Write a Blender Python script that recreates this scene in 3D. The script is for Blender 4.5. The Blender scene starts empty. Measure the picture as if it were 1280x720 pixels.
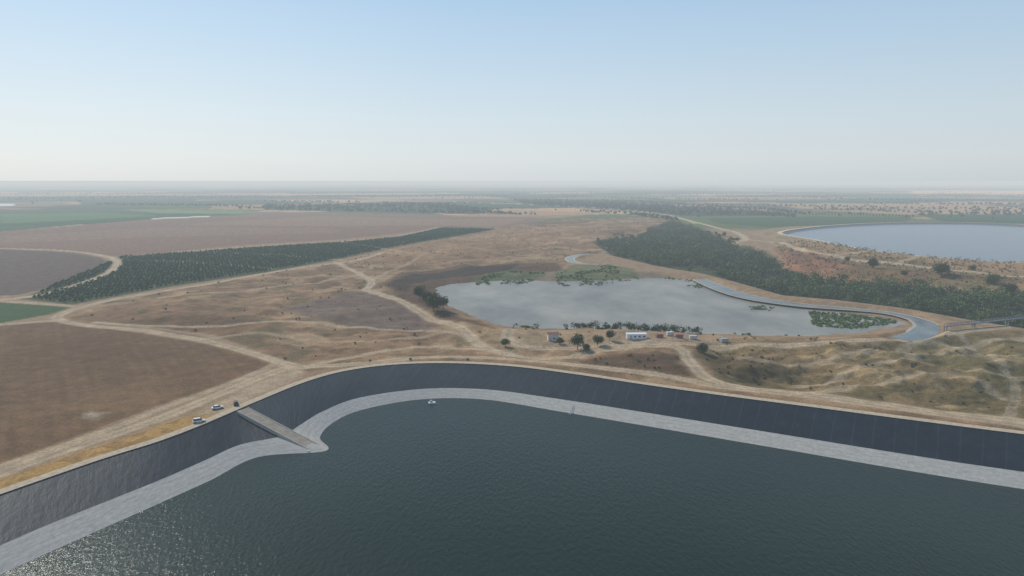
import bpy, math, numpy as np
from mathutils import Vector
rng=np.random.default_rng(7)
sc=bpy.context.scene
CAMH=90.0; FOC=853.0; PITCH=math.radians(8.93)
cp,sp=math.cos(PITCH),math.sin(PITCH)
SUN_AZ=math.radians(-42); SUN_EL=math.radians(39)

def P(px,py,z=0.0):
    """survey point: plan position (x,y) of a spot on the level z"""
    a=(px-640)/FOC; b=(360-py)/FOC
    dy=cp+b*sp; dz=-sp+b*cp
    t=(CAMH-z)/(-dz)
    return (a*t,dy*t)
def PP(pts,z=0.0): return np.array([P(a,b,z) for a,b in pts])
def lin(c):
    c=np.array(c,float)/255
    return np.where(c<=0.04045,c/12.92,((c+0.055)/1.055)**2.4)
K=1.0
def alb(c):
    v=lin(c)/K; g=v@np.array([.3,.6,.1]); return v*.97+g*.03
def sst(a,b,x):
    t=np.clip((x-a)/(b-a),0,1); return t*t*(3-2*t)
def hash2(ix,iy,s):
    h=(ix.astype(np.int64)*374761393+iy.astype(np.int64)*668265263+s*1274126177)&0xffffffff
    h=((h^(h>>13))*1274126177)&0xffffffff
    h=(h^(h>>16))&0xffffffff
    return h/4294967295.0
def vn(x,y,s=0):
    ix=np.floor(x);iy=np.floor(y);fx=x-ix;fy=y-iy
    fx=fx*fx*(3-2*fx);fy=fy*fy*(3-2*fy)
    a=hash2(ix,iy,s);b=hash2(ix+1,iy,s);c=hash2(ix,iy+1,s);d=hash2(ix+1,iy+1,s)
    return (a*(1-fx)+b*fx)*(1-fy)+(c*(1-fx)+d*fx)*fy
def fbm(x,y,sc_,o=4,s=0):
    v=0;a=0.5;t=0;x=x/sc_;y=y/sc_
    for i in range(o):
        v=v+a*vn(x,y,s+i);t+=a;a*=0.5
        x,y=x*1.9+y*0.6+3.1,y*1.9-x*0.6+7.7
    return v/t
def seg_d(X,Y,A,B):
    d=B-A;L=max(float(d@d),1e-9)
    t=np.clip(((X-A[0])*d[0]+(Y-A[1])*d[1])/L,0,1)
    return np.hypot(X-A[0]-t*d[0],Y-A[1]-t*d[1])
def line_d(X,Y,pl,m=40.):
    out=np.full(X.shape,m)
    lo=pl.min(0)-m;hi=pl.max(0)+m
    I=np.nonzero((X>lo[0])&(X<hi[0])&(Y>lo[1])&(Y<hi[1]))[0]
    if len(I)==0:return out
    x=X[I];y=Y[I];d=np.full(x.shape,m)
    for i in range(len(pl)-1): d=np.minimum(d,seg_d(x,y,pl[i],pl[i+1]))
    out[I]=d;return out
def poly_sd(X,Y,pl,m=60.):
    out=np.full(X.shape,-m)
    lo=pl.min(0)-m;hi=pl.max(0)+m
    I=np.nonzero((X>lo[0])&(X<hi[0])&(Y>lo[1])&(Y<hi[1]))[0]
    if len(I)==0:return out
    x=X[I];y=Y[I];d=np.full(x.shape,1e9);ins=np.zeros(x.shape,bool)
    n=len(pl)
    for i in range(n):
        A=pl[i];B=pl[(i+1)%n]
        d=np.minimum(d,seg_d(x,y,A,B))
        if A[1]!=B[1]:
            c=((A[1]>y)!=(B[1]>y))&(x<(B[0]-A[0])*(y-A[1])/(B[1]-A[1])+A[0])
            ins^=c
    out[I]=np.where(ins,d,-np.minimum(d,m));return out
def smooth(pl,n=8,closed=False):
    """Catmull-Rom"""
    pl=np.asarray(pl,float);N=len(pl);o=[]
    rngi=range(N if closed else N-1)
    for i in rngi:
        if closed: p0,p1,p2,p3=pl[(i-1)%N],pl[i],pl[(i+1)%N],pl[(i+2)%N]
        else: p0,p1,p2,p3=pl[max(i-1,0)],pl[i],pl[i+1],pl[min(i+2,N-1)]
        for k in range(n):
            t=k/n
            o.append(0.5*((2*p1)+(-p0+p2)*t+(2*p0-5*p1+4*p2-p3)*t*t+(-p0+3*p1-3*p2+p3)*t**3))
    if not closed:o.append(pl[-1])
    return np.array(o)

# ------------------------------------------------------------ node helpers
def newmat(name):
    m=bpy.data.materials.new(name);m.use_nodes=True
    nt=m.node_tree;b=nt.nodes['Principled BSDF'];return m,nt,b
def noise(nt,scale,detail=4,rough=0.6,vec=None,coord='Object'):
    n=nt.nodes.new('ShaderNodeTexNoise');n.inputs['Scale'].default_value=scale
    n.inputs['Detail'].default_value=detail;n.inputs['Roughness'].default_value=rough
    if vec is None:
        tc=nt.nodes.new('ShaderNodeTexCoord');vec=tc.outputs[coord]
    nt.links.new(vec,n.inputs['Vector']);return n
def ramp(nt,src,stops):
    r=nt.nodes.new('ShaderNodeValToRGB');nt.links.new(src,r.inputs[0])
    e=r.color_ramp.elements
    while len(e)<len(stops):e.new(0.5)
    for i,(p,c) in enumerate(stops):
        e[i].position=p;e[i].color=(c[0],c[1],c[2],1)
    return r
def mul(nt,a,b,fac=1.0,mode='MULTIPLY'):
    m=nt.nodes.new('ShaderNodeMix');m.data_type='RGBA';m.blend_type=mode
    m.inputs[0].default_value=fac
    nt.links.new(a,m.inputs[6]);nt.links.new(b,m.inputs[7]);return m.outputs[2]
def bump(nt,b,h,dist,strength=1.0):
    n=nt.nodes.new('ShaderNodeBump');n.inputs['Distance'].default_value=dist
    n.inputs['Strength'].default_value=strength
    nt.links.new(h,n.inputs['Height']);nt.links.new(n.outputs[0],b.inputs['Normal']);return n
def mat_var(name,c,var=0.25,scale=1.0,rough=0.8,spec=0.3,bd=0.0,metal=0.0):
    m,nt,b=newmat(name)
    n=noise(nt,scale,5)
    c=np.array(c,float)
    r=ramp(nt,n.outputs['Fac'],[(0.3,c*(1-var)),(0.7,np.minimum(c*(1+var),0.9))])
    nt.links.new(r.outputs[0],b.inputs['Base Color'])
    b.inputs['Roughness'].default_value=rough;b.inputs['Specular IOR Level'].default_value=spec
    b.inputs['Metallic'].default_value=metal
    if bd:bump(nt,b,n.outputs['Fac'],bd)
    return m
def obj(name,verts,faces,mats=(),smooth_=False,parent=None,midx=None):
    me=bpy.data.meshes.new(name)
    me.from_pydata([tuple(map(float,v)) for v in verts],[],[tuple(f) for f in faces])
    for m in (mats if isinstance(mats,(list,tuple)) else [mats]):me.materials.append(m)
    if midx is not None:me.polygons.foreach_set('material_index',np.array(midx,dtype=np.int32))
    if smooth_:me.polygons.foreach_set('use_smooth',np.ones(len(me.polygons),bool))
    o=bpy.data.objects.new(name,me);sc.collection.objects.link(o)
    if parent:o.parent=parent
    return o
def fastmesh(name,V,Q,mats,cols=None,midx=None,smooth_=False):
    me=bpy.data.meshes.new(name)
    me.vertices.add(len(V));me.vertices.foreach_set('co',V.astype(np.float32).ravel())
    nf=len(Q);me.loops.add(nf*4);me.loops.foreach_set('vertex_index',Q.astype(np.int32).ravel())
    me.polygons.add(nf);me.polygons.foreach_set('loop_start',np.arange(0,nf*4,4,dtype=np.int32))
    me.polygons.foreach_set('loop_total',np.full(nf,4,dtype=np.int32))
    for m in mats:me.materials.append(m)
    if midx is not None:me.polygons.foreach_set('material_index',midx.astype(np.int32))
    if smooth_:me.polygons.foreach_set('use_smooth',np.ones(nf,bool))
    me.update(calc_edges=True)
    if cols is not None:
        a=me.color_attributes.new('albedo','FLOAT_COLOR','POINT')
        c=np.ones((len(V),4),np.float32);c[:,:3]=cols;a.data.foreach_set('color',c.ravel())
    o=bpy.data.objects.new(name,me);sc.collection.objects.link(o);return o

# ------------------------------------------------------------ main reservoir plan
ZP,ZW=-5.7,-8.0
crest_px=[(0,618),(60,597),(130,573),(200,551),(250,532),(290,515),(325,500),(380,478),(430,464),(490,456),(560,454),(640,458),(720,468),(800,480),(900,494),(1000,507),(1100,520),(1200,533),(1280,543)]
pale_px =[(0,682),(60,656),(130,628),(200,600),(255,576),(300,556),(352,545),(374,532),(404,514),(450,497),(530,486),(610,487),(700,499),(790,513),(890,529),(990,545),(1095,562),(1197,578),(1280,590)]
watr_px =[(0,717),(60,690),(130,659),(200,628),(262,600),(322,571),(405,563),(399,546),(416,528),(452,512),(525,499),(605,499),(700,514),(790,529),(890,546),(990,563),(1095,581),(1197,598),(1280,611)]
crest=PP(crest_px,0);pale=PP(pale_px,ZP);watr=PP(watr_px,ZW)
tl=crest[0]-crest[2];tl/=np.linalg.norm(tl);tr=crest[-1]-crest[-4];tr/=np.linalg.norm(tr)
def closep(pl,ins):
    L=pl[0]+tl*(430);R=pl[-1]+tr*(330)
    s=smooth(pl,10)
    back=-420+ins
    return np.vstack([[L+np.array([0,0])],s,[R]]),np.array([[R[0],back],[L[0],back]])
rings=[]
for pl,ins in((crest,0),(pale,23),(watr,34)):
    s,bk=closep(pl,ins);rings.append(np.vstack([s,bk]))
NR=len(rings[0])
crest_ring,pale_ring,watr_ring=rings
crestR=crest_ring.copy()
def offset(pl,d):
    n=len(pl);o=[]
    for i in range(n):
        a=pl[(i-1)%n];b=pl[(i+1)%n];t=b-a;t/=np.linalg.norm(t)+1e-9
        o.append(pl[i]+np.array([-t[1],t[0]])*d)
    return np.array(o)
area=0.5*np.sum(crestR[:,0]*np.roll(crestR[:,1],-1)-np.roll(crestR[:,0],-1)*crestR[:,1])
sg=1 if area<0 else -1   # outward sign

# ------------------------------------------------------------ secondary water plans
ZL=-2.5
lake_px=[(546,362),(556,357),(580,354),(610,352),(650,350),(700,352),(760,350),(820,348),(865,351),(885,360),(920,372),(965,381),(1030,389),(1090,395),(1128,402),(1122,408),(1070,416),(1010,420),(940,419),(860,416),(780,413),(720,411),(660,410),(622,405),(585,393),(558,380)]
lake=smooth(PP(lake_px,ZL),5,True)
rim2_px=[(976,291),(1015,284),(1070,280),(1130,278),(1200,278),(1260,280),(1340,285),(1420,299),(1400,324),(1300,329),(1230,327),(1160,321),(1084,312),(1022,300)]
rim2=smooth(PP(rim2_px,4.0),5,True)
valley_px=[(742,304),(800,297),(835,278),(872,284),(915,305),(965,318),(985,338),(1040,350),(1110,357),(1200,366),(1300,376),(1400,385),(1400,425),(1280,415),(1200,403),(1140,392),(1050,380),(980,374),(925,358),(875,345),(820,335),(765,322)]
valley=PP(valley_px,-3)
chan_px=[(874,349),(900,360),(940,372),(1000,381),(1060,386),(1110,391),(1145,399),(1160,408),(1150,418),(1125,424)]
chan=smooth(PP(chan_px,-1),5)
loop_px=[(760,318),(735,318),(718,320),(712,324),(722,329),(748,331)]
loopc=smooth(PP(loop_px,-1),5)
scrub_px=[(60,397),(210,362),(420,328),(560,298),(640,282),(720,272),(840,272),(870,300),(760,312),(700,335),(900,420),(1280,412),(1400,420),(1400,560),(900,492),(560,452),(380,465),(340,447),(180,412)]
scrub=PP(scrub_px)
rscrub=PP([(860,425),(1000,424),(1120,420),(1280,412),(1420,410),(1420,560),(1280,528),(1050,492),(900,476),(868,450)])
plate=PP([(965,305),(1010,305),(1100,312),(1190,322),(1300,330),(1400,330),(1400,375),(1280,368),(1150,355),(1040,345),(985,335)])
terr=smooth(PP([(1000,322),(1050,337),(1110,343),(1170,350),(1240,357),(1400,370)]),5)

def HT(X,Y):
    R=np.hypot(X,Y)
    z=(fbm(X,Y,900,3,50)-0.5)*6*sst(500,1500,R)*(1-sst(5000,9000,R))
    s=poly_sd(X,Y,scrub,60)
    rel=(fbm(X,Y,70,5,11)-0.5)*8
    ridg=np.abs(fbm(X,Y,38,4,21)-0.5)*2
    z=z+sst(-10,40,s)*(rel-ridg*3.0)
    s=poly_sd(X,Y,rscrub,60)
    rg=1-np.abs(fbm(X+0.3*Y,Y*1.6,45,5,31)-0.5)*2
    z=z+sst(0,25,s)*((rg-0.8)*11+0.5+(fbm(X,Y,9,3,32)-.5)*1.2)
    s=poly_sd(X,Y,plate,60);pz=6.5+(fbm(X,Y,40,4,41)-0.5)*5-np.abs(fbm(X,Y,14,3,42)-.5)*5*(1-sst(20,40,s));z=z+sst(0,12,s)*(.55*pz)+sst(24,32,s)*.45*pz
    z=z-5.5*sst(-4,10,poly_sd(X,Y,valley))
    for c,w in((chan,7),(loopc,4)):
        d=line_d(X,Y,c);z=z*sst(w,w+12,d)+(-1.8)*(1-sst(w,w+5,d))
    s=poly_sd(X,Y,lake)+(vn(X/9,Y/9,88)-.5)*5
    z=np.where(s>0,ZL-np.minimum(s*0.15,2.5),ZL+0.05+(z+0.8-ZL-0.05)*sst(0,22,-s)*1.0-0.8*sst(22,58,-s))
    s=poly_sd(X,Y,rim2)
    z=z*sst(0,30,np.abs(s))+4*(1-sst(1,28,-s)) ; z=np.where(s>1.0,-6*sst(1.0,6,s),z)
    s=poly_sd(X,Y,crestR)
    z=z*sst(5,32,-s)
    z=np.where(s>0.4,-25*sst(0.4,4,s),z)
    return z

# ------------------------------------------------------------ ground sheet
azd=np.radians(np.linspace(-43,43,1250));azc=np.radians(np.arange(47,313,4.0))
az=np.concatenate([azd,azc])
rr=np.concatenate([[1,30,60,90,110],1/np.linspace(1/125.,1/150000.,900)])
A,Rr=np.meshgrid(az,rr);X=(np.sin(A)*Rr).ravel();Y=(np.cos(A)*Rr).ravel()
na,nr=len(az),len(rr)
D=np.hypot(X,Y)
Z=HT(X,Y)
i=np.arange(nr-1)[:,None]*na;j=np.arange(na)[None,:];j2=(j+1)%na
Q=np.stack([i+j,i+na+j,i+na+j2,i+j2],-1).reshape(-1,4)
# --- albedo map
n1=fbm(X,Y,60,5,1);n2=fbm(X,Y,14,4,2);n3=fbm(X,Y,220,4,3);n4=fbm(X,Y,4.5,3,4)
wx=(fbm(X,Y,25,3,5)-0.5);wy=(fbm(X,Y,25,3,6)-0.5)
C=np.zeros((len(X),3));C[:]=alb((148,122,94))
def blend(m,col,):
    global C
    m=m[:,None];C=C*(1-m)+np.asarray(col)*m
def zone(px,col,soft=2,warp=0,z=0,strength=1.0,mask=None,m=60):
    pl=px if isinstance(px,np.ndarray) else PP(px,z)
    mm=sst(-soft,soft,poly_sd(X+wx*warp*2,Y+wy*warp*2,pl,m))*strength
    if mask is not None:mm=mm*mask
    blend(mm,alb(col) if not hasattr(col,'shape') else col)
# far patchwork
th=math.radians(24);U=X*math.cos(th)+Y*math.sin(th);W=-X*math.sin(th)+Y*math.cos(th)
far=sst(1250,1400,D)
iy=np.floor(W/420+0.6*vn(U/2500,W*0,9));
ix=np.floor(U/(500+500*hash2(iy,iy*0,77))+hash2(iy,iy*0,78)*5)
hh=hash2(ix,iy,5)
pal=[(156,122,92),(192,152,112),(108,88,68),(50,86,40),(178,142,106),(30,66,32),(138,110,84),(84,100,52),(168,136,102),(36,70,36)]
PC=np.array([alb(p) for p in pal])[(hh*9.99).astype(int)]
PC=PC*(0.85+0.3*n3[:,None])
C=C*(1-far[:,None])+PC*far[:,None]
g=sst(0.50,0.58,fbm(X*0.5,Y,420,4,61))*far*sst(2000,3000,D);blend(g*0.8,alb((32,54,36)))
# bare fields & green fields, left
zone([(0,290),(180,275),(330,265),(540,268),(700,270),(640,285),(560,283),(500,292),(420,300),(300,307),(150,321),(-100,312),(-200,296)],(126,98,80),5,4)
zone([(220,281),(400,270),(560,274),(660,273),(620,284),(540,282),(400,283)],(144,114,90),8,10,strength=.7)
zone([(0,296),(200,284),(420,286),(420,292),(200,296),(0,304)],(144,118,98),10,10,strength=.4)
zone([(-200,262),(0,262),(150,262),(330,263),(300,269),(180,274),(0,290),(-200,296)],(36,78,42),6,0,strength=.95)
zone([(0,268),(120,266),(200,270),(90,276),(0,280)],(70,108,58),6,0)
zone([(150,262),(330,264),(300,268),(200,267)],(100,128,72),6,0)
zone([(330,256),(560,256),(600,262),(640,268),(540,266),(330,263)],(28,62,36),8,0)
zone([(100,253),(330,250),(420,254),(330,256),(100,258)],(28,66,38),8,0)
zone([(-100,254),(100,252),(60,258),(-100,260)],(126,110,88),8,0)
zone([(-100,246),(300,244),(420,246),(200,250),(-100,250)],(34,66,42),12,0)
zone([(420,246),(600,245),(640,248),(480,250)],(160,134,106),12,0)
zone([(-60,256),(18,255),(18,257),(-60,258)],(235,235,235),6,0)
zone([(190,273),(262,270),(262,271.5),(190,274.5)],(210,205,190),3,0)
# left fallow field
zone([(-120,311),(0,312),(80,316),(126,322),(138,330),(108,350),(20,369),(-100,372)],(96,80,70),1.5,0)
zone([(25,374),(150,321),(240,315),(340,308),(440,302),(500,296),(550,285),(622,286),(600,291),(560,298),(480,313),(420,325),(330,341),(210,359),(90,381)],(72,80,50),1.5,0)
zone([(-100,374),(0,378),(90,384),(62,393),(0,404),(-100,412)],(56,82,42),1.5,0)
zone([(120,378),(190,372),(200,378),(150,383)],(70,82,48),3,3)
# near brown field
fld=PP([(-150,420),(0,406),(70,402),(180,417),(270,432),(335,448),(340,455),(285,478),(195,508),(95,546),(0,580),(-150,640)])
ang=math.radians(35);stripe=0.5+0.5*np.sin((X*math.cos(ang)+Y*math.sin(ang))*2*math.pi/5.5+wx*1.5)
st2=vn((X*math.cos(ang)+Y*math.sin(ang))/2.2,(Y*math.cos(ang)-X*math.sin(ang))/60,44)
fc=alb((110,84,58))[None]*(0.74+0.34*n1[:,None]+0.07*stripe[:,None]+.16*st2[:,None])
mf=sst(-1.5,1.5,poly_sd(X,Y,fld))[:,None];C=C*(1-mf)+fc*mf
zone([(60,505),(150,480),(230,470),(200,500),(100,530)],(134,104,72),18,15,strength=.5)
zone([(0,430),(120,420),(220,440),(120,460),(0,470)],(98,72,50),12,15,strength=.45)
zone([(102,520),(118,516),(134,518),(120,526),(106,525)],(172,160,140),1.5,6,strength=.6,mask=sst(.45,.6,n2))
# central scrub
near=poly_sd(X,Y,scrub,60);ms=sst(-3,6,near)
sc1=alb((140,110,80))[None]+(n1-0.5)[:,None]*alb((120,100,76))[None]*1.9
C=C*(1-ms[:,None])+np.clip(sc1,0.02,1)*ms[:,None]
blend(ms*sst(.50,.62,n2*0.6+n1*0.4)*0.6,alb((100,76,54)))
blend(ms*sst(.56,.7,fbm(X,Y,30,5,13))*0.5,alb((178,150,114)))
blend(ms*sst(.56,.68,fbm(X,Y,16,5,14))*0.5,alb((84,80,50)))
zone([(360,382),(450,364),(505,372),(545,398),(520,412),(430,404),(370,396)],(106,90,80),8,12,strength=.85)
zone([(470,300),(560,300),(640,285),(760,280),(700,300),(600,318),(500,330),(440,325)],(160,122,86),15,10,strength=.4)
zone([(230,400),(300,396),(320,404),(250,408)],(96,72,52),5,6,strength=.6)
zone([(90,402),(140,396),(180,404),(150,410)],(122,92,64),5,6,strength=.6)
# lake banks
zone([(480,352),(498,340),(560,331),(640,327),(700,328),(700,352),(600,352),(546,362),(556,382),(585,398),(620,412),(590,408),(545,392),(503,375)],(88,65,48),3,4,strength=.9)
zone([(485,352),(515,341),(580,333),(650,330),(640,339),(560,346),(522,354),(508,366),(496,364)],(54,41,33),2,3,strength=.92)
zone([(560,355),(620,345),(700,338),(790,338),(850,346),(820,350),(700,353),(600,353)],(128,112,90),4,5,strength=.9)
for z_ in([(588,352),(600,346),(640,341),(680,342),(682,349),(640,352)],[(692,344),(715,334),(760,333),(790,340),(800,347),(750,351),(700,352)],[(1010,388),(1060,391),(1125,401),(1124,404),(1070,412),(1012,408)],[(925,379),(985,384),(980,390),(930,386)]):
    zone(z_,(84,98,58),2,6,z=ZL,strength=.7)
# valley floor, plateau
zone(valley,(62,70,42),4,4)
zone(plate,(150,120,88),6,6)
zone([(968,312),(1000,311),(1035,332),(1100,340),(1160,350),(1120,356),(1040,348),(985,335)],(148,102,74),4,8,z=0,strength=.85)
zone([(975,318),(1000,316),(1030,332),(1060,342),(1010,340),(985,330)],(112,76,56),3,6,strength=.6)
blend(sst(-5,5,poly_sd(X,Y,plate))*sst(.48,.60,n1)*.6,alb((96,88,56)))
dT=line_d(X+wx*8,Y+wy*8,terr);blend((1-sst(3,9,dT))*.7,alb((100,76,54)))
# ground round second reservoir
s2=poly_sd(X,Y,rim2);blend(sst(-55,-45,s2)*(1-sst(-8,-4,s2))*.8,alb((156,130,96)));blend(sst(-7,-5,s2),alb((190,178,155)))
blend(sst(-30,-26,s2)*(1-sst(-14,-9,s2))*.5*sst(.4,.6,n2),alb((110,98,66)))
zone([(880,273),(1000,271),(1140,272),(1130,280),(1040,283),(960,285),(900,280)],(54,80,44),5,0)
zone([(1145,268),(1400,268),(1400,284),(1250,280),(1180,278)],(38,72,40),5,0)
zone([(640,250),(760,252),(960,264),(1000,270),(860,270),(760,262),(660,257)],(36,58,38),6,0)
zone([(1140,238),(1400,238),(1400,243),(1140,242)],(225,170,122),20,0)
zone([(960,254),(1200,254),(1280,260),(1000,261)],(184,144,108),10,0,strength=.8)
zone([(800,246),(1050,246),(1100,249),(840,249)],(180,142,108),14,0,strength=.7)
zone([(560,270),(640,262),(760,266),(700,272)],(160,126,94),6,5,strength=.7)
# right foreground dry land
mr=sst(-3,8,poly_sd(X,Y,rscrub))
rc=alb((128,106,72))[None]*(0.66+0.66*n1[:,None]);C=C*(1-mr[:,None])+rc*mr[:,None]
blend(mr*sst(.46,.60,fbm(X,Y,34,5,71))*.7,alb((88,80,48)))
blend(mr*sst(.57,.68,fbm(X+.3*Y,Y*1.6,24,5,72))*.7,alb((172,146,106)))
blend(mr*sst(.54,.60,fbm(X,Y,5,4,73))*.45,alb((74,68,42)))
zone([(1120,420),(1280,414),(1400,418),(1400,520),(1280,500),(1180,470),(1130,445)],(102,94,58),15,20,strength=.5)
zone([(740,446),(850,446),(866,470),(810,468),(720,462)],(76,58,42),4,6,strength=.8)
zone([(880,440),(960,444),(992,462),(940,472),(886,460)],(74,62,40),5,8,strength=.7)
zone([(380,470),(480,455),(560,450),(700,462),(900,490),(1280,538),(1280,545),(900,497),(640,460),(500,460)],(120,94,66),3,3,strength=.7)
zone([(630,412),(900,418),(905,430),(720,432),(632,430)],(166,140,108),2,3,strength=.75)
# golden verge by left crest
gv_=PP([(-60,622),(0,600),(130,556),(230,522),(285,502),(300,508),(200,548),(100,581),(0,614),(-60,636)])
zone(gv_,(174,136,78),1.5,2)
blend(sst(-.5,.5,poly_sd(X,Y,gv_))*sst(.46,.58,n4)*.6,alb((118,92,56)))
zone([(240,520),(300,488),(345,468),(375,462),(370,472),(320,495),(285,518)],(172,150,122),2,3,strength=.9)
# tracks
TR=(186,165,136)
tracks=[
([(-60,612),(0,592),(60,570),(130,547),(200,523),(250,503),(300,482),(345,464),(380,458),(450,455),(530,446),(600,446),(680,451),(760,461),(840,471),(900,483),(1000,493),(1100,507),(1200,520),(1280,532),(1400,552)],4.2,.9),
([(-60,600),(0,583),(100,550),(200,512),(270,486),(330,462),(350,450)],1.6,.7),
([(380,459),(350,452),(300,437),(250,425),(180,413),(110,407),(78,401),(76,393),(110,382),(160,371),(230,360),(310,346),(380,334),(440,326),(480,316)],3.8,.95),
([(370,465),(330,445),(260,420),(200,411),(120,403)],2,.4),
([(420,328),(448,339),(464,350),(458,361),(490,373),(530,392),(575,410),(602,428),(640,440),(700,443),(760,437),(810,434),(848,438),(863,453),(880,470),(920,481),(1000,489),(1100,502),(1280,526),(1400,545)],4.2,1),
([(640,440),(560,428),(500,433),(440,444),(385,458)],2.4,.75),
([(640,410),(638,424),(700,433),(800,431),(860,433),(950,431),(1050,427),(1120,424),(1180,418),(1240,410),(1300,402)],4,.95),
([(120,403),(240,408),(350,404),(450,408),(560,413),(600,428)],2.2,.65),
([(200,372),(300,366),(380,355),(430,345)],1.8,.5),([(250,425),(330,418),(430,425),(520,418),(575,410)],1.5,.45),
([(975,305),(1005,318),(1050,330),(1120,338),(1180,345),(1290,357)],6,1),
([(1040,328),(1100,322),(1180,330),(1280,338)],4,.8),([(1000,300),(1060,312),(1130,322),(1220,334),(1290,338)],4,.75),([(1120,338),(1150,328),(1180,322)],3,.6),
([(560,252),(700,258),(770,262),(830,268),(870,278),(900,287),(918,291),(932,300),(905,306)],7,1),([(932,300),(960,303),(980,306)],5,.8),
([(640,262),(740,266),(840,272),(870,280)],6,.7),
([(-100,310),(0,311),(80,314),(128,320),(146,327),(137,340),(100,355),(30,372),(-60,376)],5,1),
([(76,400),(0,406),(-60,412)],3.5,.9),([(95,383),(0,376)],3,.7),
([(150,325),(240,328),(340,336)],2.6,.8),([(240,316),(320,318),(430,325)],3,.6),([(530,318),(470,310),(420,303)],3,.5),
([(146,324),(240,314),(340,307),(440,301),(500,295),(548,284)],3,.6),
([(1000,478),(1060,462),(1130,448),(1200,428),(1280,420)],1.8,.6),([(1020,488),(1100,476),(1190,470),(1290,500)],1.8,.6),
([(925,445),(1000,452),(1080,442),(1170,425),(1230,440),(1290,452)],1.6,.55),([(1130,440),(1180,460),(1250,470),(1290,466)],1.3,.5),([(1200,418),(1240,445),(1270,480),(1262,520)],1.5,.5),
([(700,300),(650,310),(560,312),(500,330),(464,350)],1.6,.4),
([(380,355),(440,345),(455,335)],1.5,.4),
]
tpl=[]
for px,w,s in tracks:
    pl=smooth(PP(px),6);tpl.append((pl,w))
    d=line_d(X+wx*1.6,Y+wy*1.6,pl,40)
    wd=w*0.5+0.4
    blend((1-sst(wd-.5,wd+1.0+D*0.0010,d))*s*np.clip(0.85+.5*(n2-.4),0,1),alb(TR))
    blend((1-sst(wd+1,wd+4,d))*s*.2,alb((166,144,114)))
    if w>3.3: blend((1-sst(.2,.7,d))*.3*(D<650),alb((130,112,88)))
C*= (0.80+0.40*n4)[:,None]
C=np.clip(C,0.012,0.8)
V=np.stack([X,Y,Z],1)
gm,nt,b=newmat('dry_earth')
at=nt.nodes.new('ShaderNodeAttribute');at.attribute_name='albedo'
na_=noise(nt,0.9,7,0.72);nb_=noise(nt,0.12,6,0.7)
ra=ramp(nt,na_.outputs['Fac'],[(0.28,(.55,.55,.55)),(0.72,(1.40,1.38,1.34))])
rb=ramp(nt,nb_.outputs['Fac'],[(0.3,(.78,.78,.79)),(0.7,(1.22,1.20,1.16))])
c1=mul(nt,at.outputs['Color'],ra.outputs[0]);c2=mul(nt,c1,rb.outputs[0])
nt.links.new(c2,b.inputs['Base Color']);b.inputs['Roughness'].default_value=.95;b.inputs['Specular IOR Level'].default_value=.1
bump(nt,b,nb_.outputs['Fac'],1.0,.7)
ground=fastmesh('ground',V,Q,[gm],C,smooth_=True)

# ------------------------------------------------------------ reservoir strips
def strip(name,a,za,b,zb,mat,closed=True,sub=1,uvlen=True):
    n=len(a);vs=[];fs=[];uv=[]
    L=np.concatenate([[0],np.cumsum(np.linalg.norm(np.diff(a,axis=0),axis=1))])
    wid=np.mean(np.linalg.norm(a-b,axis=1))
    for k in range(sub+1):
        t=k/sub
        for q in range(n):
            p=a[q]*(1-t)+b[q]*t;vs.append((p[0],p[1],za*(1-t)+zb*t));uv.append((L[q],t*wid))
    for k in range(sub):
        for q in range(n if closed else n-1):
            r=(q+1)%n
            fs.append((k*n+q,(k+1)*n+q,(k+1)*n+r,k*n+r))
    o=obj(name,vs,fs,mat,True)
    u=o.data.uv_layers.new(name='UVMap')
    for p in o.data.polygons:
        for li in p.loop_indices:
            u.data[li].uv=uv[o.data.loops[li].vertex_index]
    return o
lm,nt,b=newmat('black_liner')
uvn=nt.nodes.new('ShaderNodeUVMap');uvn.uv_map='UVMap'
mp=nt.nodes.new('ShaderNodeMapping');mp.inputs['Scale'].default_value=(1,0.45,1);nt.links.new(uvn.outputs[0],mp.inputs[0])
nz=noise(nt,0.30,6,.62,mp.outputs[0])
nzz=noise(nt,.05,5,.7,uvn.outputs[0])
wv=nt.nodes.new('ShaderNodeTexWave');wv.wave_type='BANDS';wv.bands_direction='X';wv.inputs['Scale'].default_value=.045;wv.inputs['Distortion'].default_value=.35
nt.links.new(uvn.outputs[0],wv.inputs[0])
r1=ramp(nt,nz.outputs['Fac'],[(0.3,(.006,.010,.015)),(0.62,(.011,.017,.024)),(.8,(.030,.040,.050))])
r2=ramp(nt,nzz.outputs['Fac'],[(0.3,(.65,.65,.65)),(0.7,(1.5,1.5,1.5))])
r3=ramp(nt,wv.outputs['Fac'],[(0.0,(1,1,1)),(.965,(1,1,1)),(1,(1.7,1.7,1.7))])
c=mul(nt,mul(nt,r1.outputs[0],r2.outputs[0]),r3.outputs[0]);nt.links.new(c,b.inputs['Base Color'])
b.inputs['Roughness'].default_value=.5;b.inputs['Specular IOR Level'].default_value=.17
b.inputs['Specular Tint'].default_value=(.8,.95,1.1,1)
bump(nt,b,nz.outputs['Fac'],.3,.6)
liner=strip('reservoir_liner',crest_ring,0.05,pale_ring,ZP,lm,sub=3)
am,nt,b=newmat('pale_apron')
uvn=nt.nodes.new('ShaderNodeUVMap');uvn.uv_map='UVMap'
mp=nt.nodes.new('ShaderNodeMapping');mp.inputs['Scale'].default_value=(.35,1.3,1);nt.links.new(uvn.outputs[0],mp.inputs[0])
nz=noise(nt,.6,6,.7,mp.outputs[0]);nz2=noise(nt,.7,6,.7,uvn.outputs[0])
wv=nt.nodes.new('ShaderNodeTexWave');wv.bands_direction='Y';wv.inputs['Scale'].default_value=.11;wv.inputs['Distortion'].default_value=1.5
nt.links.new(uvn.outputs[0],wv.inputs[0])
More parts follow.
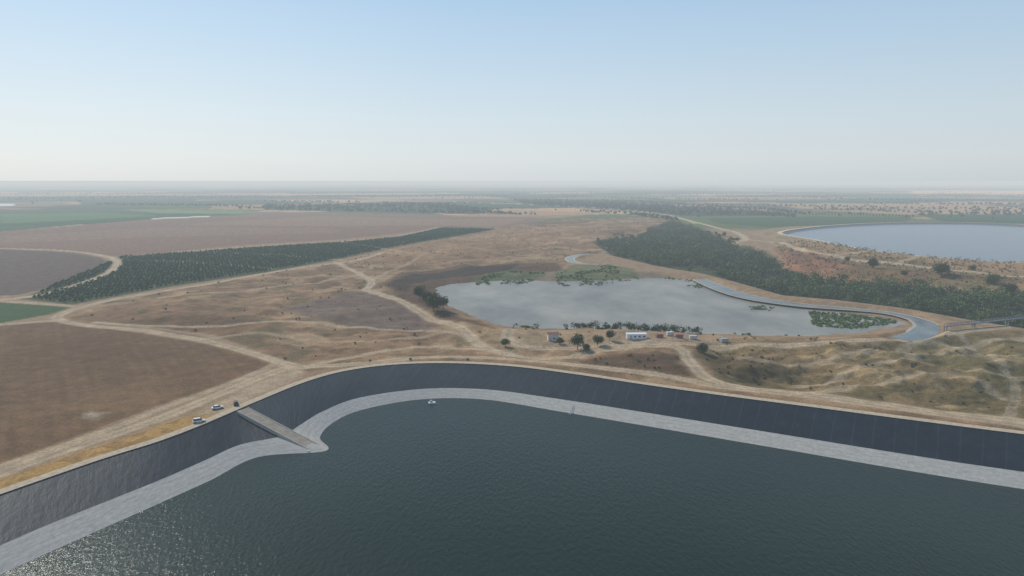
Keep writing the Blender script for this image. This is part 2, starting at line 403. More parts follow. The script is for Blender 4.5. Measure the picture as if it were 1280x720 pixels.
r1=ramp(nt,nz.outputs['Fac'],[(0.3,(.34,.32,.28)),(0.7,(.50,.475,.425))])
r2=ramp(nt,nz2.outputs['Fac'],[(0.3,(.78,.78,.78)),(0.7,(1.1,1.1,1.1))])
r3=ramp(nt,wv.outputs['Fac'],[(0.0,(.93,.93,.93)),(.35,(1,1,1))])
c=mul(nt,mul(nt,r1.outputs[0],r2.outputs[0]),r3.outputs[0]);nt.links.new(c,b.inputs['Base Color'])
b.inputs['Roughness'].default_value=.9;b.inputs['Specular IOR Level'].default_value=.12
bump(nt,b,nz2.outputs['Fac'],.25,.6)
wr2=watr_ring+(watr_ring-pale_ring)*0.35
strip('reservoir_apron',pale_ring,ZP+.03,wr2,ZP+(ZW-ZP)*1.35,am,sub=2)
cm=mat_var('crest_gravel',alb((184,166,138)),.25,.6,.95,.1)
cr=strip('crest_road',offset(crestR,sg*3.6),.12,offset(crestR,-sg*.3),.12,cm)
strip('crest_kerb',offset(crestR,-sg*.05),.25,offset(crestR,-sg*.4),.22,mat_var('anchor_edge',alb((180,172,158)),.2,.5))
def flatpoly(name,pl,z,mat):
    import bmesh
    bm=bmesh.new();vs=[bm.verts.new((p[0],p[1],z)) for p in pl]
    es=[bm.edges.new((vs[k],vs[(k+1)%len(vs)])) for k in range(len(vs))]
    bmesh.ops.triangle_fill(bm,use_beauty=True,edges=es,normal=(0,0,1))
    for f in bm.faces:
        if f.normal.z<0:f.normal_flip()
    me=bpy.data.meshes.new(name);bm.to_mesh(me);bm.free();me.materials.append(mat)
    o=bpy.data.objects.new(name,me);sc.collection.objects.link(o);return o
wm,nt,b=newmat('deep_water')
nz=noise(nt,.012,3,.5);tc=nt.nodes.new('ShaderNodeTexCoord')
mp=nt.nodes.new('ShaderNodeMapping');mp.inputs['Rotation'].default_value=(0,0,.5);mp.inputs['Scale'].default_value=(1,.45,1)
nt.links.new(tc.outputs['Object'],mp.inputs[0])
w1=noise(nt,.9,6,.62,mp.outputs[0])
r=ramp(nt,nz.outputs['Fac'],[(.35,(.004,.014,.008)),(.65,(.008,.020,.012))])
nt.links.new(r.outputs[0],b.inputs['Base Color']);b.inputs['Roughness'].default_value=.19;b.inputs['IOR'].default_value=1.33;b.inputs['Specular IOR Level'].default_value=.24
b.inputs['Specular Tint'].default_value=(.9,1,.92,1)
bump(nt,b,w1.outputs['Fac'],.27,1.0)
flatpoly('reservoir_water',watr_ring+(watr_ring-pale_ring)*.04,ZW,wm)
wl,nt,b=newmat('silty_water')
tc=nt.nodes.new('ShaderNodeTexCoord');mp=nt.nodes.new('ShaderNodeMapping');mp.inputs['Scale'].default_value=(1,.6,1);nt.links.new(tc.outputs['Object'],mp.inputs[0])
nz=noise(nt,.02,6,.65,mp.outputs[0])
r=ramp(nt,nz.outputs['Fac'],[(.35,(.18,.175,.155)),(.5,(.26,.245,.205)),(.68,(.36,.325,.26))])
nt.links.new(r.outputs[0],b.inputs['Base Color']);b.inputs['Roughness'].default_value=.35;b.inputs['IOR'].default_value=1.33;b.inputs['Specular IOR Level'].default_value=.16
w1=noise(nt,1.2,3,.6);bump(nt,b,w1.outputs['Fac'],.08,1.0)
flatpoly('lake_water',offset(lake,0)+(lake-lake.mean(0))*.012,ZL,wl)
wb,nt,b=newmat('blue_water')
nz=noise(nt,.01,4,.6);r=ramp(nt,nz.outputs['Fac'],[(.3,(.045,.075,.12)),(.7,(.07,.105,.15))]);nt.links.new(r.outputs[0],b.inputs['Base Color'])
b.inputs['Roughness'].default_value=.2;b.inputs['IOR'].default_value=1.33;b.inputs['Specular IOR Level'].default_value=.32;w1=noise(nt,1.,3,.6);bump(nt,b,w1.outputs['Fac'],.1,1.0)
def ribbon(name,pl,w,z,mat):
    t=np.gradient(pl,axis=0);t/=np.linalg.norm(t,axis=1)[:,None];n=np.stack([-t[:,1],t[:,0]],1)
    vs=[];fs=[]
    for q in range(len(pl)):
        w_=w if np.isscalar(w) else w[q]
        a=pl[q]+n[q]*w_/2;c=pl[q]-n[q]*w_/2;vs+=[(a[0],a[1],z),(c[0],c[1],z)]
        if q:fs.append((2*q-2,2*q-1,2*q+1,2*q))
    return obj(name,vs,fs,mat)
wc,nt,b=newmat('channel_water_surface')
nz=noise(nt,.06,5,.6);r=ramp(nt,nz.outputs['Fac'],[(.35,(.07,.09,.09)),(.65,(.17,.17,.15))]);nt.links.new(r.outputs[0],b.inputs['Base Color']);b.inputs['Roughness'].default_value=.25;b.inputs['Specular IOR Level'].default_value=.3
cw=9+4*np.sin(np.linspace(0,9,len(chan)))+2*vn(np.arange(len(chan))*.7,np.zeros(len(chan)),3)
ribbon('channel_bank',chan,cw+4.5,-1.05,mat_var('channel_concrete',alb((165,156,138)),.25,.3,.9))
ribbon('channel_water',chan,cw,-1.0,wc)
ribbon('stream_bank',loopc,13,-1.05,cm);ribbon('stream_water',loopc,8,-1.0,wc)
a2=mat_var('grey_liner',(.10,.11,.12),.25,.1,.6)
def shr(pl,d):
    ar=0.5*np.sum(pl[:,0]*np.roll(pl[:,1],-1)-np.roll(pl[:,0],-1)*pl[:,1]);s=1 if ar<0 else -1
    return offset(pl,-s*d)
strip('second_reservoir_liner',rim2,4.1,shr(rim2,14),0.2,a2)
strip('second_reservoir_rim_road',shr(rim2,-6),4.15,shr(rim2,1.5),4.2,mat_var('rim_gravel',alb((200,184,158)),.2,.3,.95,.1))
flatpoly('second_reservoir_water',shr(rim2,11),1.1,wb)

# ------------------------------------------------------------ ramp
rm=mat_var('ramp_concrete',(.30,.25,.19),.25,.5,.9)
rk=mat_var('ramp_kerb',(.42,.39,.33),.15,.8,.9)
def ramp_obj():
    A=np.array([*P(303,512,.2),.2]);B=np.array([*P(392,559,-7.75),-7.75])
    d=B-A;d2=d[:2]/np.linalg.norm(d[:2]);n=np.array([-d2[1],d2[0],0])
    root=bpy.data.objects.new('boat_ramp',None);sc.collection.objects.link(root)
    def slab(nm,o0,o1,z0,z1,mat,a=A,bb=B):
        vs=[];
        for p in(a,bb):
            for o,zz in((o0,z0),(o1,z0),(o1,z1),(o0,z1)):
                q=p+n*o;vs.append((q[0],q[1],q[2]+zz))
        obj(nm,vs,[(0,1,2,3),(7,6,5,4),(0,4,5,1),(1,5,6,2),(2,6,7,3),(3,7,4,0)],mat,parent=root)
    slab('deck',-2.4,2.4,-1.6,.12,rm)
    slab('kerb_1',-2.7,-2.4,-1.6,.3,rk);slab('kerb_2',2.4,2.7,-1.6,.3,rk)
    for k in range(1,9):
        a=A+(B-A)*(k/9);bb=A+(B-A)*(k/9+.004);slab('joint_%d'%k,-2.3,2.3,.12,.135,rk,a,bb)
    E=B+np.array([d2[0],d2[1],0])*1.6
    A2=B.copy();A2[2]=-7.85;E[2]=-7.85
    slab('toe',-4,4,-1.2,.15,rk,A2,E)
ramp_obj()

# ------------------------------------------------------------ foliage
fm,nt,b=newmat('foliage')
at=nt.nodes.new('ShaderNodeAttribute');at.attribute_name='albedo'
nz=noise(nt,.35,3);r=ramp(nt,nz.outputs['Fac'],[(.3,(.7,.7,.7)),(.7,(1.25,1.25,1.2))])
nt.links.new(mul(nt,at.outputs['Color'],r.outputs[0]),b.inputs['Base Color']);b.inputs['Roughness'].default_value=.7;b.inputs['Specular IOR Level'].default_value=.2
bark=mat_var('bark',(.12,.09,.065),.3,2,.95)
def foliage(name,T,nq,qs,colr,L=6,trunk=True,limbs=False,base=.22,r_=None):
    T=np.asarray(T,float);N=len(T);g=np.random.default_rng(N*13+nq+int(abs(T[0,0])*7))
    h=T[:,3];w=T[:,4]
    u=g.normal(size=(N,L,3));u/=np.linalg.norm(u,axis=2)[...,None]
    rad=g.uniform(.25,.62,(N,L))
    lo=u*rad[...,None]*np.stack([w/2,w/2,h*(1-base)/2],1)[:,None,:]
    lo[...,2]+=(h*(base+(1-base)*.5))[:,None]
    lr=g.uniform(.24,.40,(N,L))*w[:,None]
    li=g.integers(0,L,(N,nq));ar=np.arange(N)[:,None]
    d=g.normal(size=(N,nq,3));d/=np.linalg.norm(d,axis=2)[...,None]
    rs=g.uniform(.55,1.05,(N,nq))
    c=lo[ar,li]+d*(lr[ar,li]*rs)[...,None]*np.array([1,1,.8])
    c[...,2]=np.maximum(c[...,2],.12*h[:,None])
    c=c+T[:,None,:3]
    c=c.reshape(-1,3);M=len(c)
    nrm=d.reshape(-1,3)+g.normal(size=(M,3))*.55;nrm/=np.linalg.norm(nrm,axis=1)[:,None]
    t=np.cross(nrm,g.normal(size=(M,3)));t/=np.linalg.norm(t,axis=1)[:,None]+1e-9;s=np.cross(nrm,t)
    q=qs*g.uniform(.6,1.3,(M,1));q2=q*g.uniform(.5,1,(M,1))
    V=np.stack([c-t*q/2-s*q2*.15,c-s*q2/2,c+t*q/2+s*q2*.1,c+s*q2/2],1).reshape(-1,3)
    Qd=np.arange(M*4).reshape(-1,4)
    c0,c1=alb(colr[0]),alb(colr[1])
    mixv=np.clip(g.uniform(0,1,(N,1))*.6+g.uniform(0,1,(N,nq))*.4,0,1).reshape(-1,1)
    col=np.repeat(c0*(1-mixv)+c1*mixv,4,axis=0)
    mi=np.zeros(M,int);Vs=[V];Qs=[Qd];Cs=[col];mis=[mi];off=len(V)
    tubes=[]
    if trunk:
        r0=np.maximum(.03*h,.12)
        for k in range(1):
            a=T[:,:3]-np.array([0,0,.5]);bb=T[:,:3]+np.stack([w*0,w*0,h*.6],1);tubes.append((a,bb,r0,r0*.45))
    if limbs:
        for l in range(L):
            a=T[:,:3]+np.stack([w*0,w*0,h*g.uniform(.2,.4)],1);bb=T[:,:3]+lo[:,l];tubes.append((a,bb,r0*.5,r0*.15))
    for a,bb,ra_,rb_ in tubes:
        S=6;dv=bb-a;dv/=np.linalg.norm(dv,axis=1)[:,None]
        e=np.cross(dv,np.array([.3,.9,.1]));e/=np.linalg.norm(e,axis=1)[:,None];f=np.cross(dv,e)
        an=np.arange(S)*2*math.pi/S
        ring=e[:,None,:]*np.cos(an)[None,:,None]+f[:,None,:]*np.sin(an)[None,:,None]
        v0=a[:,None,:]+ring*ra_[:,None,None];v1=bb[:,None,:]+ring*rb_[:,None,None]
        vv=np.concatenate([v0,v1],1).reshape(-1,3)
        k=np.arange(S);k2=(k+1)%S
        qq=np.stack([k,k2,k2+S,k+S],1)[None]+(np.arange(len(a))*2*S)[:,None,None]+off
        Vs.append(vv);Qs.append(qq.reshape(-1,4));Cs.append(np.tile(alb((100,80,60)),(len(vv),1)));mis.append(np.ones(len(a)*S,int));off+=len(vv)
    return fastmesh(name,np.vstack(Vs),np.vstack(Qs),[fm,bark],np.vstack(Cs),np.concatenate(mis))
def withz(x,y): return HT(np.asarray(x,float),np.asarray(y,float))
def scatter(pl,dens,g=rng,inset=0):
    lo=pl.min(0);hi=pl.max(0);n=int((hi-lo).prod()*dens)
    x=g.uniform(lo[0],hi[0],n);y=g.uniform(lo[1],hi[1],n)
    k=poly_sd(x,y,pl,30)>inset;return x[k],y[k]
G=((40,58,32),(78,94,50))
belt=PP([(745,303),(800,297),(838,279),(868,286),(900,303),(950,318),(975,336),(1010,347),(1080,355),(1160,362),(1240,371),(1400,385),(1400,420),(1290,412),(1220,404),(1140,391),(1060,380),(985,371),(925,354),(875,343),(820,331),(770,319)],-3)
x,y=scatter(belt,.026)
fb=fbm(x,y,34,3,91)
k=(fb>.40)&(line_d(x,y,chan,40)>8);x,y,fb=x[k],y[k],fb[k]
big=sst(.42,.62,fb)
h=(2.5+rng.uniform(0,1,len(x))**1.5*(4+8*big))+2;T=np.stack([x,y,withz(x,y),h,h*rng.uniform(.8,1.2,len(x))],1)
print('belt',len(T))
foliage('riparian_trees',T,120,1.2,((38,62,32),(110,128,74)))
# orchard
orch=PP([(27,373),(150,322),(240,316),(340,309),(440,303),(500,297),(550,286),(620,287),(598,291),(560,297),(480,312),(420,324),(330,340),(210,358),(90,380)])
th=math.radians(-28);lo=orch.min(0)-50;hi=orch.max(0)+50
gu,gv=np.meshgrid(np.arange(-1800,1800,5.5),np.arange(-1800,1800,4.2));
x=gu*math.cos(th)-gv*math.sin(th);y=gu*math.sin(th)+gv*math.cos(th);x=x.ravel();y=y.ravel()
k=(x>lo[0])&(x<hi[0])&(y>lo[1])&(y<hi[1]);x,y=x[k],y[k];x=x+rng.normal(0,.3,len(x));y=y+rng.normal(0,.3,len(x))
k=poly_sd(x,y,orch,30)>1
for pl,w in tpl: k&=line_d(x,y,pl,20)>w*.5+1.6
k&=rng.uniform(size=len(x))>.03
x,y=x[k],y[k];h=rng.uniform(2.2,3.0,len(x));T=np.stack([x,y,withz(x,y),h,h*1.4],1);print('orch',len(T))
foliage('orchard_trees',T,26,1.35,((32,72,38),(60,98,54)),L=3)
# distant rows
rows=[[(640,250),(800,253),(960,263),(1010,269)],[(660,255),(760,259),(860,268)],[(700,246),(900,250),(1100,250),(1400,252)],[(640,243),(900,243),(1300,244)],[(1150,262),(1400,262)],[(1170,270),(1400,268)],
[(330,252),(480,254),(620,263)],[(0,250),(200,247),(420,246),(640,246)],[(300,262),(440,257),(560,257)],[(0,243),(300,241),(640,240)],[(640,238),(1000,238),(1400,237)],[(0,258),(120,256),(300,258)],
[(700,264),(790,268),(850,276)],[(500,240),(900,240)],[(880,257),(1000,258),(1140,262)],[(560,262),(650,268),(700,269)],[(1000,247),(1300,257)],[(870,266),(1000,272)],[(640,236),(1280,235)],[(900,246),(1400,247)],[(940,254),(1280,256)],[(680,252),(860,262)],[(1020,262),(1180,268)]]
T=[]
for r0 in rows:
    pl=PP(r0)
    for a,c in zip(pl[:-1],pl[1:]):
        L_=np.linalg.norm(c-a);sp_=6+np.linalg.norm(a)*.0013;n=int(L_/sp_)
        t=np.arange(n)/max(n,1);p=a+(c-a)*t[:,None]+rng.normal(0,6,(n,2))
        k=fbm(p[:,0],p[:,1],150,2,33)>.36;p=p[k]
        T.append(np.stack([p[:,0],p[:,1],withz(p[:,0],p[:,1]),rng.uniform(4,11,len(p)),rng.uniform(6,13,len(p))],1))
for ppx,dn in(([(640,250),(760,252),(960,264),(1000,270),(860,270),(760,262),(660,257)],.0014),([(330,256),(560,256),(600,262),(640,268),(540,266),(330,263)],.0012),([(1145,264),(1400,264),(1400,270),(1145,270)],.0010),([(860,283),(905,296),(930,304),(890,303),(850,287)],.004)):
    x,y=scatter(PP(ppx),dn);T.append(np.stack([x,y,withz(x,y),rng.uniform(4,8,len(x)),rng.uniform(6,10,len(x))],1))
n=2600;x=rng.uniform(-3500,4500,n);y=rng.uniform(1500,7000,n);k=(fbm(x,y,300,3,35)>.55);x,y=x[k],y[k]
k=(poly_sd(x,y,PP([(0,290),(180,275),(330,265),(540,268),(700,270),(640,285),(560,283),(500,292),(420,300),(300,307),(150,321),(-100,312),(-200,296)]))<0)&(poly_sd(x,y,PP([(-200,258),(0,258),(330,262),(300,269),(180,274),(0,290),(-200,296)]))<0)&(poly_sd(x,y,rim2)<0);x,y=x[k],y[k]
T.append(np.stack([x,y,withz(x,y),rng.uniform(4,8,len(x)),rng.uniform(5,9,len(x))],1))
T=np.vstack(T);print('far',len(T))
foliage('distant_trees',T,22,4.0,((34,56,34),(62,80,48)),L=4)
# cypress windbreak
pl=PP([(1012,270),(1060,271),(1145,274)],0);pp=[]
for a,c in zip(pl[:-1],pl[1:]):
    n=int(np.linalg.norm(c-a)/7);pp.append(a+(c-a)*(np.arange(n)/n)[:,None])
pp=np.vstack(pp);T=np.stack([pp[:,0],pp[:,1],withz(pp[:,0],pp[:,1]),rng.uniform(9,14,len(pp)),rng.uniform(3,5,len(pp))],1)
foliage('cypress_windbreak',T,50,1.8,((28,46,30),(48,66,40)),L=5,base=.05)
# shrubs
x,y=scatter(scrub,.0014);x2,y2=scatter(PP([(860,430),(960,436),(1000,460),(960,474),(890,464)]),.014);x3,y3=scatter(PP([(430,318),(560,300),(520,330),(450,335)]),.002)
x4,y4=scatter(plate,.018);x5,y5=scatter(PP([(740,446),(850,446),(866,470),(810,468),(720,462)]),.01);x6,y6=scatter(rscrub,.003)
x=np.concatenate([x,x2,x3,x4,x5,x6]);y=np.concatenate([y,y2,y3,y4,y5,y6])
k=(poly_sd(x,y,lake)<-3)&(poly_sd(x,y,crestR)<-5)&(poly_sd(x,y,rim2)<-8)
for pl,w in tpl:k&=line_d(x,y,pl,20)>w*.5+1
x,y=x[k],y[k];h=rng.uniform(.4,1.6,len(x))**1.3;h=np.where((poly_sd(x,y,plate)>0)&(rng.uniform(size=len(x))>.8),h*2.2+1,h);T=np.stack([x,y,withz(x,y),h,h*1.7],1);print('shrub',len(T))
foliage('dry_shrubs',T,40,.6,((60,64,38),(104,98,60)),L=3,trunk=False,base=0)
# reeds
RX=[];
for ppx,dn,th_ in(([(590,357),(602,349),(640,343),(682,343),(682,352),(640,356)],.12,.50),([(690,348),(712,337),(760,335),(790,341),(800,349),(750,357),(700,358)],.10,.52),([(1010,389),(1060,392),(1124,401),(1122,404),(1070,412),(1014,408)],.24,.2),([(930,380),(985,384),(980,390),(936,387)],.10,.5),([(640,405),(780,409),(900,415),(1010,419),(1000,422),(780,416),(640,411)],.08,.5),([(820,346),(870,348),(895,359),(880,362),(830,352)],.08,.52)):
    x,y=scatter(PP(ppx,ZL),dn);k=fbm(x,y,14,3,17)>th_;RX.append(np.stack([x[k],y[k]],1))
RX=np.vstack(RX);h=rng.uniform(.2,.6,len(RX));zz=np.maximum(withz(RX[:,0],RX[:,1]),ZL-.1)
T=np.stack([RX[:,0],RX[:,1],zz,h,h*6],1);print('reeds',len(T))
foliage('lake_reeds',T,20,1.1,((76,104,50),(108,130,70)),L=3,trunk=False,base=0)
# individual trees
def tree(name,px,py,h,w,z=None,col=G,nq=1500):
    x,y=P(px,py,0 if z is None else z);zz=float(withz([x],[y])[0])
    foliage(name,[[x,y,zz,h,w]],nq,max(.5,w*.075),col,L=10,limbs=True)
for px,py,h,w in[(525,377,12,11),(542,390,13,14),(554,388,10,10),(533,383,10,9),(722,435,8.5,9),(747,433,6.5,7),(762,428,6,6),(632,430,4.5,5.5),(1090,343,9,12),(1176,352,9.5,17),(1240,360,7,14),(878,440,4,7),(1262,366,6,12),(1150,316,4,7),(733,438,4,5),(700,428,3.5,4.5),(1130,350,5,7),(1215,347,5,8),(1058,334,4.5,6)]:
    tree('tree',px,py,h,w)
x,y=scatter(PP([(700,412),(730,407),(790,408),(850,412),(890,416),(880,420),(770,418),(705,416)],-1),.06);
k=fbm(x,y,12,2,19)>.42;x,y=x[k],y[k]
h=rng.uniform(1.5,6.0,len(x));foliage('lakeside_bushes',np.stack([x,y,withz(x,y),h,h*1.2],1),90,.7,G)

# ------------------------------------------------------------ man-made objects
import bmesh
def boxm(nm,cx,cy,cz,sx,sy,sz,mat,parent,bev=0,rz=0):
    bm=bmesh.new();bmesh.ops.create_cube(bm,size=1)
    for v in bm.verts:v.co=Vector((v.co.x*sx,v.co.y*sy,v.co.z*sz))
    if bev:bmesh.ops.bevel(bm,geom=bm.edges[:],offset=bev,segments=2,affect='EDGES')
    me=bpy.data.meshes.new(nm);bm.to_mesh(me);bm.free();me.materials.append(mat)
    o=bpy.data.objects.new(nm,me);sc.collection.objects.link(o);o.location=(cx,cy,cz);o.rotation_euler=(0,0,rz);o.parent=parent;return o
def empty(name,x,y,z,rz):
    e=bpy.data.objects.new(name,None);sc.collection.objects.link(e);e.location=(x,y,z);e.rotation_euler=(0,0,rz);return e
glass=mat_var('dark_glass',(.02,.025,.03),.1,1,.08,.6)
tyre=mat_var('tyre_rubber',(.02,.02,.02),.1,5,.9)
white=mat_var('white_paint',(.72,.72,.71),.04,1,.35,.5);dark=mat_var('dark_paint',(.03,.032,.036),.1,1,.3,.5);silver=mat_var('silver_paint',(.45,.46,.47),.05,1,.3,.5)
redp=mat_var('red_paint',(.30,.11,.09),.2,1,.6);cream=mat_var('plaster',(.58,.55,.50),.1,1,.9);bluep=mat_var('bridge_steel',(.17,.19,.21),.15,1,.6,.3)
steel=mat_var('galvanised_steel',(.35,.36,.37),.15,2,.5,.5);roofr=mat_var('roof_tiles',(.26,.14,.11),.25,2,.85)
def car(px,py,rz,mat,suv=False):
    x,y=P(px,py,0);z=float(withz([x],[y])[0])
    e=empty('parked_car',x,y,z+.02,rz)
    prof=[(-2.2,.32),(-2.25,.62),(-2.15,.92),(-1.5,1.0),(.95,.98),(1.9,.84),(2.2,.66),(2.22,.34)]
    bm=bmesh.new();L=[bm.verts.new((a,-.88,c)) for a,c in prof];R=[bm.verts.new((a,.88,c)) for a,c in prof]
    bm.faces.new(L[::-1]);bm.faces.new(R)
    for k in range(len(prof)):bm.faces.new((L[k],L[(k+1)%8],R[(k+1)%8],R[k]))
    bmesh.ops.recalc_face_normals(bm,faces=bm.faces[:]);bmesh.ops.bevel(bm,geom=bm.edges[:],offset=.07,segments=2,affect='EDGES')
    me=bpy.data.meshes.new('body');bm.to_mesh(me);bm.free();me.materials.append(mat);o=bpy.data.objects.new('body',me);sc.collection.objects.link(o);o.parent=e
    b0=-2.05 if suv else -1.75;t0=-1.8 if suv else -1.1;zt=1.72 if suv else 1.45
    vb=[(b0,-.8,.97),(1.15,-.8,.97),(1.15,.8,.97),(b0,.8,.97),(t0,-.63,zt),(.35,-.63,zt),(.35,.63,zt),(t0,.63,zt)]
    obj('windows',vb,[(3,2,1,0),(4,5,6,7),(0,1,5,4),(1,2,6,5),(2,3,7,6),(3,0,4,7)],glass,parent=e)
    boxm('roof',(t0+.35)/2,0,zt+.02,.35-t0+.06,1.3,.07,mat,e,.02)
    for s in(-1,1):
        for a in(-1.35,1.35):
            bm=bmesh.new();bmesh.ops.create_cone(bm,cap_ends=True,segments=18,radius1=.34,radius2=.34,depth=.24)
            me=bpy.data.meshes.new('wheel');bm.to_mesh(me);bm.free();me.materials.append(tyre);o=bpy.data.objects.new('wheel',me);sc.collection.objects.link(o);o.parent=e;o.location=(a,s*.8,.34);o.rotation_euler=(math.pi/2,0,0)
        boxm('headlamp',2.2,s*.6,.68,.06,.35,.14,silver,e);boxm('tail_lamp',-2.24,s*.62,.78,.05,.3,.16,redp,e)
car(249,528,.5,white,True);car(272,511,.6,white);car(295,506,2.0,dark,True)
def hut(name,px,py,L,W,Hh,rz,wall,roof,gable=True):
    x,y=P(px,py,0);z=float(withz([x],[y])[0]);e=empty(name,x,y,z-.1,rz)
    boxm('walls',0,0,Hh/2,L,W,Hh,wall,e)
    if gable:
        o=.4;g=W*.28
        obj('roof',[(-L/2-o,-W/2-o,Hh+.01),(L/2+o,-W/2-o,Hh+.01),(L/2+o,W/2+o,Hh+.01),(-L/2-o,W/2+o,Hh+.01),(-L/2-o,0,Hh+g),(L/2+o,0,Hh+g)],[(0,1,5,4),(2,3,4,5),(0,4,3),(1,2,5),(3,2,1,0)],roof,parent=e)
    else: boxm('roof',0,0,Hh+.12,L+.5,W+.5,.22,roof,e,.03)
    boxm('door',-L*.3,-W/2-.02,1.05,1,.08,2.1,steel,e)
    for k in range(max(1,int(L/3.5))):boxm('window',-L*.3+2.3+k*2.6,-W/2-.02,1.6,1.1,.08,.9,glass,e)
hut('pump_house',691,423,6,4.2,3.8,.1,cream,roofr);hut('site_cabin',795,426,11,4,2.8,0.02,white,white,False)
def container(px,py,rz,mat,L=6.1):
    x,y=P(px,py,0);z=float(withz([x],[y])[0]);e=empty('shipping_container',x,y,z,rz)
    boxm('shell',0,0,1.15,L,2.3,2.0,mat,e)
    for k in range(int(L/.4)):
        for s in(-1,1):boxm('rib',-L/2+.3+k*.4,s*1.17,1.15,.18,.06,1.9,mat,e)
    for a in(-1,1):
        for s in(-1,1):boxm('corner_post',a*(L/2-.02),s*1.15,1.15,.16,.16,2.2,steel,e)
for px,py,rz,m in[(824,426,.1,redp),(837,424,.3,cream),(849,426,-.1,redp),(866,425,0.1,cream),(905,427,.2,steel)]:container(px,py,rz,m,4.0)
def beamf(vs,fs,p0,p1,r,rz=None):
    rz=rz or r;d_=p1-p0;d_=d_/np.linalg.norm(d_);s_=np.cross(d_,[0,0,1.]) if abs(d_[2])<.95 else np.array([1.,0,0]);s_/=np.linalg.norm(s_);w=np.cross(s_,d_);b0=len(vs)
    for p in(p0,p1):
        for s,t in((-1,-1),(1,-1),(1,1),(-1,1)):vs.append(p+s_*s*r+w*t*rz)
    fs.extend([(b0,b0+1,b0+5,b0+4),(b0+1,b0+2,b0+6,b0+5),(b0+2,b0+3,b0+7,b0+6),(b0+3,b0,b0+4,b0+7),(b0+3,b0+2,b0+1,b0),(b0+4,b0+5,b0+6,b0+7)])
def fence(pts,name='site_fence'):
    e=empty(name,0,0,0,0);pl=PP(pts);q=[]
    for a,c in zip(pl[:-1],pl[1:]):
        n=max(1,int(np.linalg.norm(c-a)/3.5))
        for k in range(n):q.append(a+(c-a)*k/n)
    q.append(pl[-1]);q=np.array(q);z=withz(q[:,0],q[:,1]);vs=[];fs=[]
    for k in range(len(q)):
        p=np.array([q[k][0],q[k][1],z[k]]);beamf(vs,fs,p-[0,0,.3],p+[0,0,1.9],.06)
        if k:
            p0=np.array([q[k-1][0],q[k-1][1],z[k-1]])
            for hgt in(.5,1.2,1.85):beamf(vs,fs,p0+[0,0,hgt],p+[0,0,hgt],.03)
    obj('posts_and_rails',vs,fs,steel,parent=e)
fence([(655,430),(720,431),(800,430),(880,430),(905,424)])
def bridge():
    a=np.array([*P(1182,408,3),3.]);c=np.array([*P(1330,392,3),3.]);e=empty('footbridge',0,0,0,0)
    d=c-a;L=np.linalg.norm(d);u=d/L;n=np.array([-u[1],u[0],0.]);vs=[];fs=[]
    beam=lambda *k:beamf(vs,fs,*k)
    beam(a,c,1.0,.18)
    for s in(-1.0,1.0):
        beam(a+n*s+[0,0,1.5],c+n*s+[0,0,1.5],.1)
        m=int(L/3)
        for k in range(m):
            p=a+u*L*k/m+n*s;q=a+u*L*(k+1)/m+n*s
            beam(p,p+[0,0,1.5],.07);beam(p+[0,0,0 if k%2 else 1.5],q+[0,0,1.5 if k%2 else 0],.05)
    obj('truss',vs,fs,bluep,parent=e);vs.clear();fs.clear()
    for k in(0,.22,.5,.78,1):
        for s in(-.8,.8):
            p=a+u*L*k+n*s;beam(np.array([p[0],p[1],-8]),p-[0,0,.25],.25)
        beam(a+u*L*k-n*1.3-[0,0,.5],a+u*L*k+n*1.3-[0,0,.5],.35,.25)
    obj('piers',vs,fs,mat_var('pier_concrete',(.22,.21,.19),.2,1,.9),parent=e)
bridge()
x,y=P(540,504,ZW);e=empty('pontoon_raft',x,y,ZW,.2)
boxm('deck',0,0,.45,3.0,2.0,.12,white,e,.03)
for s in(-1,1):
    bm=bmesh.new();bmesh.ops.create_cone(bm,cap_ends=True,segments=16,radius1=.32,radius2=.32,depth=3.2)
    me=bpy.data.meshes.new('float');bm.to_mesh(me);bm.free();me.materials.append(white);o=bpy.data.objects.new('float',me);sc.collection.objects.link(o);o.parent=e;o.location=(0,s*.75,.15);o.rotation_euler=(0,math.pi/2,0)
boxm('pump_box',-.4,0,.95,1.1,.9,.9,silver,e,.05);boxm('post',1.1,0,1.3,.08,.08,1.6,steel,e)
A=np.array([*P(722,499,ZP),ZP+.1]);B=np.array([*P(712,519,ZW),ZW+.1]);e=empty('escape_ladder',0,0,0,0)
d=(B-A);n=np.array([-d[1],d[0],0]);n/=np.linalg.norm(n);vs=[];fs=[]
def qd(p,q,w,t=.1):
    b0=len(vs);m=n*w
    for r in(p-m,p+m,q+m,q-m):vs.append(r)
    for r in(p-m,p+m,q+m,q-m):vs.append(r+np.array([0,0,t]))
    fs.extend([(b0,b0+1,b0+2,b0+3),(b0+4,b0+7,b0+6,b0+5),(b0,b0+4,b0+5,b0+1),(b0+1,b0+5,b0+6,b0+2),(b0+2,b0+6,b0+7,b0+3),(b0+3,b0+7,b0+4,b0)])
for s in(-.4,.4):qd(A+n*s,B+n*s,.05)
for k in range(14):
    p=A+d*(k/14);qd(p,p+d*.010,.4,.08)
obj('rails_and_rungs',vs,fs,steel,parent=e)

